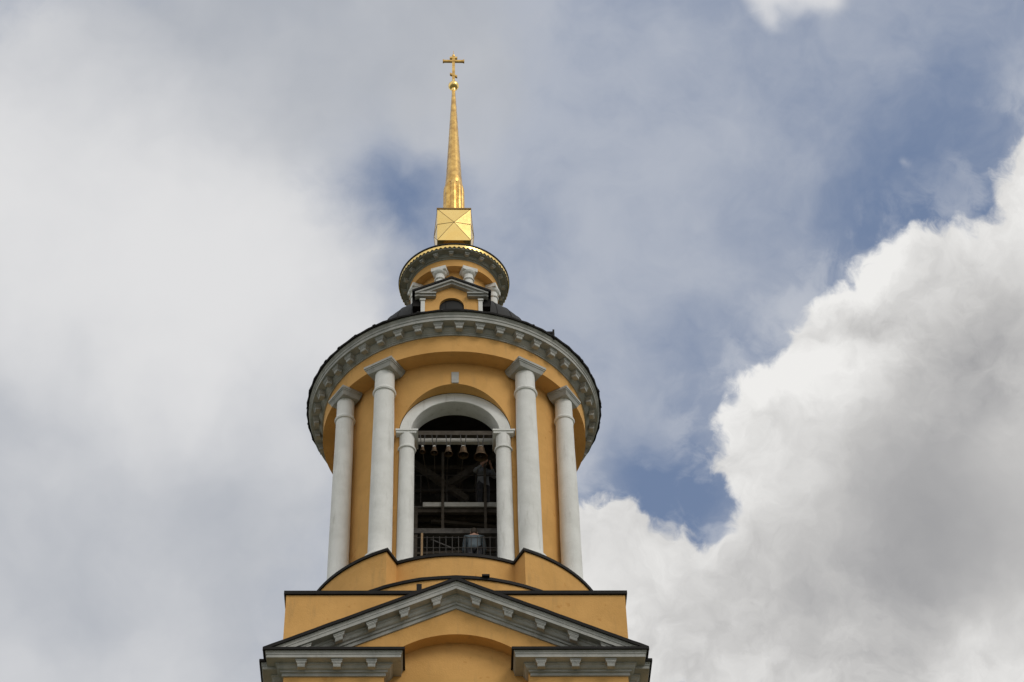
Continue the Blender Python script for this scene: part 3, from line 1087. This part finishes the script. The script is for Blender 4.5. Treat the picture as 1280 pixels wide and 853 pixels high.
def person(loc, rz, sc, lean, arms, top_mat, label):
    """standing figure, faces local -y; arms: two lists elbow, wrist (local)"""
    e = bpy.data.objects.new('person', None); COL.objects.link(e)
    e.location = loc; e.rotation_euler = (0, 0, rz); e.scale = (sc,) * 3
    tag(e, label, 'person')
    hip, chest, neck = Vector((0, 0, .95)), Vector((0, -lean * .22, 1.30)), Vector((0, -lean * .34, 1.50 - lean * .06))
    hd = neck + Vector((0, -.02 - lean * .06, .15))
    V, E, Rd = [], [], []
    chain(V, E, Rd, [(tuple(hip), (.145, .10))])
    sp = chain(V, E, Rd, [(tuple((hip + chest) / 2), (.135, .10)), (tuple(chest), (.165, .115)), (tuple(chest + (neck - chest) * .62), (.13, .09))], 0)
    hn = chain(V, E, Rd, [(tuple(neck), .055), (tuple(neck + Vector((0, -.01, .06))), .058), (tuple(hd + Vector((0, -.012, -.045))), (.066, .075)), (tuple(hd + Vector((0, .0, .03))), (.078, .095)), (tuple(hd + Vector((0, .006, .09))), (.066, .08))], sp)
    chain(V, E, Rd, [(tuple(hd + Vector((0, -.098, -.008))), .014), (tuple(hd + Vector((0, -.112, -.028))), .011)], hn - 1)          # nose
    for s in (-1, 1):
        chain(V, E, Rd, [(tuple(hd + Vector((s * .086, .008, -.005))), .016)], hn - 1)                                                  # ears
    elbows = []
    for s, (el, wr) in zip((-1, 1), arms):
        sh = chest + (neck - chest) * .55 + Vector((s * .185, 0, 0))
        w = chain(V, E, Rd, [(tuple(sh), .062), (tuple((sh + Vector(el)) / 2), .05), (el, .043), (tuple((Vector(el) + Vector(wr)) / 2), .038), (wr, .027)], sp)
        hand(V, E, Rd, w, wr, Vector(wr) - Vector(el), -s)
        elbows.append((sh, Vector(el), Vector(wr)))
        chain(V, E, Rd, [((s * .095, .0, .86), .088), ((s * .10, -.01, .68), .075), ((s * .10, -.02, .49), .055), ((s * .10, .0, .32), .055), ((s * .10, .02, .09), .038), ((s * .105, -.06, .035), .036), ((s * .11, -.14, .028), .03)], 0)
    body = skin_mesh('body', V, E, Rd, SKIN, e)
    # face: eyes and mouth
    bm = BM()
    for s in (-1, 1):
        bmesh.ops.create_uvsphere(bm, u_segments=10, v_segments=8, radius=.012, matrix=Matrix.Translation(hd + Vector((s * .032, -.078, .018))))
    finish(bm, 'eyes', HAIR, e)
    # hair
    V2, E2, R2 = [], [], []
    chain(V2, E2, R2, [(tuple(hd + Vector((0, .05, -.065))), (.066, .045)), (tuple(hd + Vector((0, .045, -.02))), (.078, .066)), (tuple(hd + Vector((0, .03, .05))), (.088, .088)), (tuple(hd + Vector((0, .012, .102))), (.074, .085))])
    skin_mesh('hair', V2, E2, R2, HAIR, e)
    # top with sleeves
    V3, E3, R3 = [], [], []
    chain(V3, E3, R3, [(tuple(hip + Vector((0, 0, -.15))), (.20, .16)), (tuple(hip), (.19, .15))])
    s3 = chain(V3, E3, R3, [(tuple((hip + chest) / 2), (.162, .125)), (tuple(chest), (.188, .14)), (tuple(chest + (neck - chest) * .62), (.15, .11))], 1)
    chain(V3, E3, R3, [(tuple(neck + Vector((0, .005, .0))), .07)], s3)
    for s, (sh, el, wr) in zip((-1, 1), elbows):
        chain(V3, E3, R3, [(tuple(sh + Vector((s * .01, 0, .0))), .076), (tuple((sh + el) / 2), .066), (tuple(el), .058), (tuple(el + (wr - el) * .85), .045)], s3)
    skin_mesh('jacket' if top_mat is JACKET else 'shirt', V3, E3, R3, top_mat, e)
    V4, E4, R4 = [], [], []
    chain(V4, E4, R4, [(tuple(hip), (.158, .118))])
    for s in (-1, 1):
        chain(V4, E4, R4, [((s * .095, .0, .84), .10), ((s * .10, -.01, .66), .088), ((s * .10, -.02, .49), .072), ((s * .10, .0, .3), .068), ((s * .10, .015, .10), .06)], 0)
    skin_mesh('trousers', V4, E4, R4, TROUSER, e)
    for s in (-1, 1):
        V5, E5, R5 = [], [], []
        chain(V5, E5, R5, [((s * .10, .04, .05), (.045, .048)), ((s * .105, -.06, .045), (.046, .044)), ((s * .11, -.16, .038), (.042, .036))])
        skin_mesh('shoe', V5, E5, R5, HAIR, e)
    return e


person((.47, -2.28, 33.4), PI, 1.04, .62, [((-.25, -.26, 1.06), (-.14, -.46, 1.02)), ((.25, -.26, 1.06), (.14, -.46, 1.02))], JACKET,
       'person in a blue-grey jacket bending forward behind the lower iron railing, seen from behind')
person((.74, -.98, 36.65), .35, .98, .05, [((-.30, -.16, 1.20), (-.13, -.34, 1.36)), ((.29, -.14, 1.17), (.10, -.35, 1.33))], SHIRT,
       'person in pale grey shirt, hands raised, standing on the upper platform under the bells')
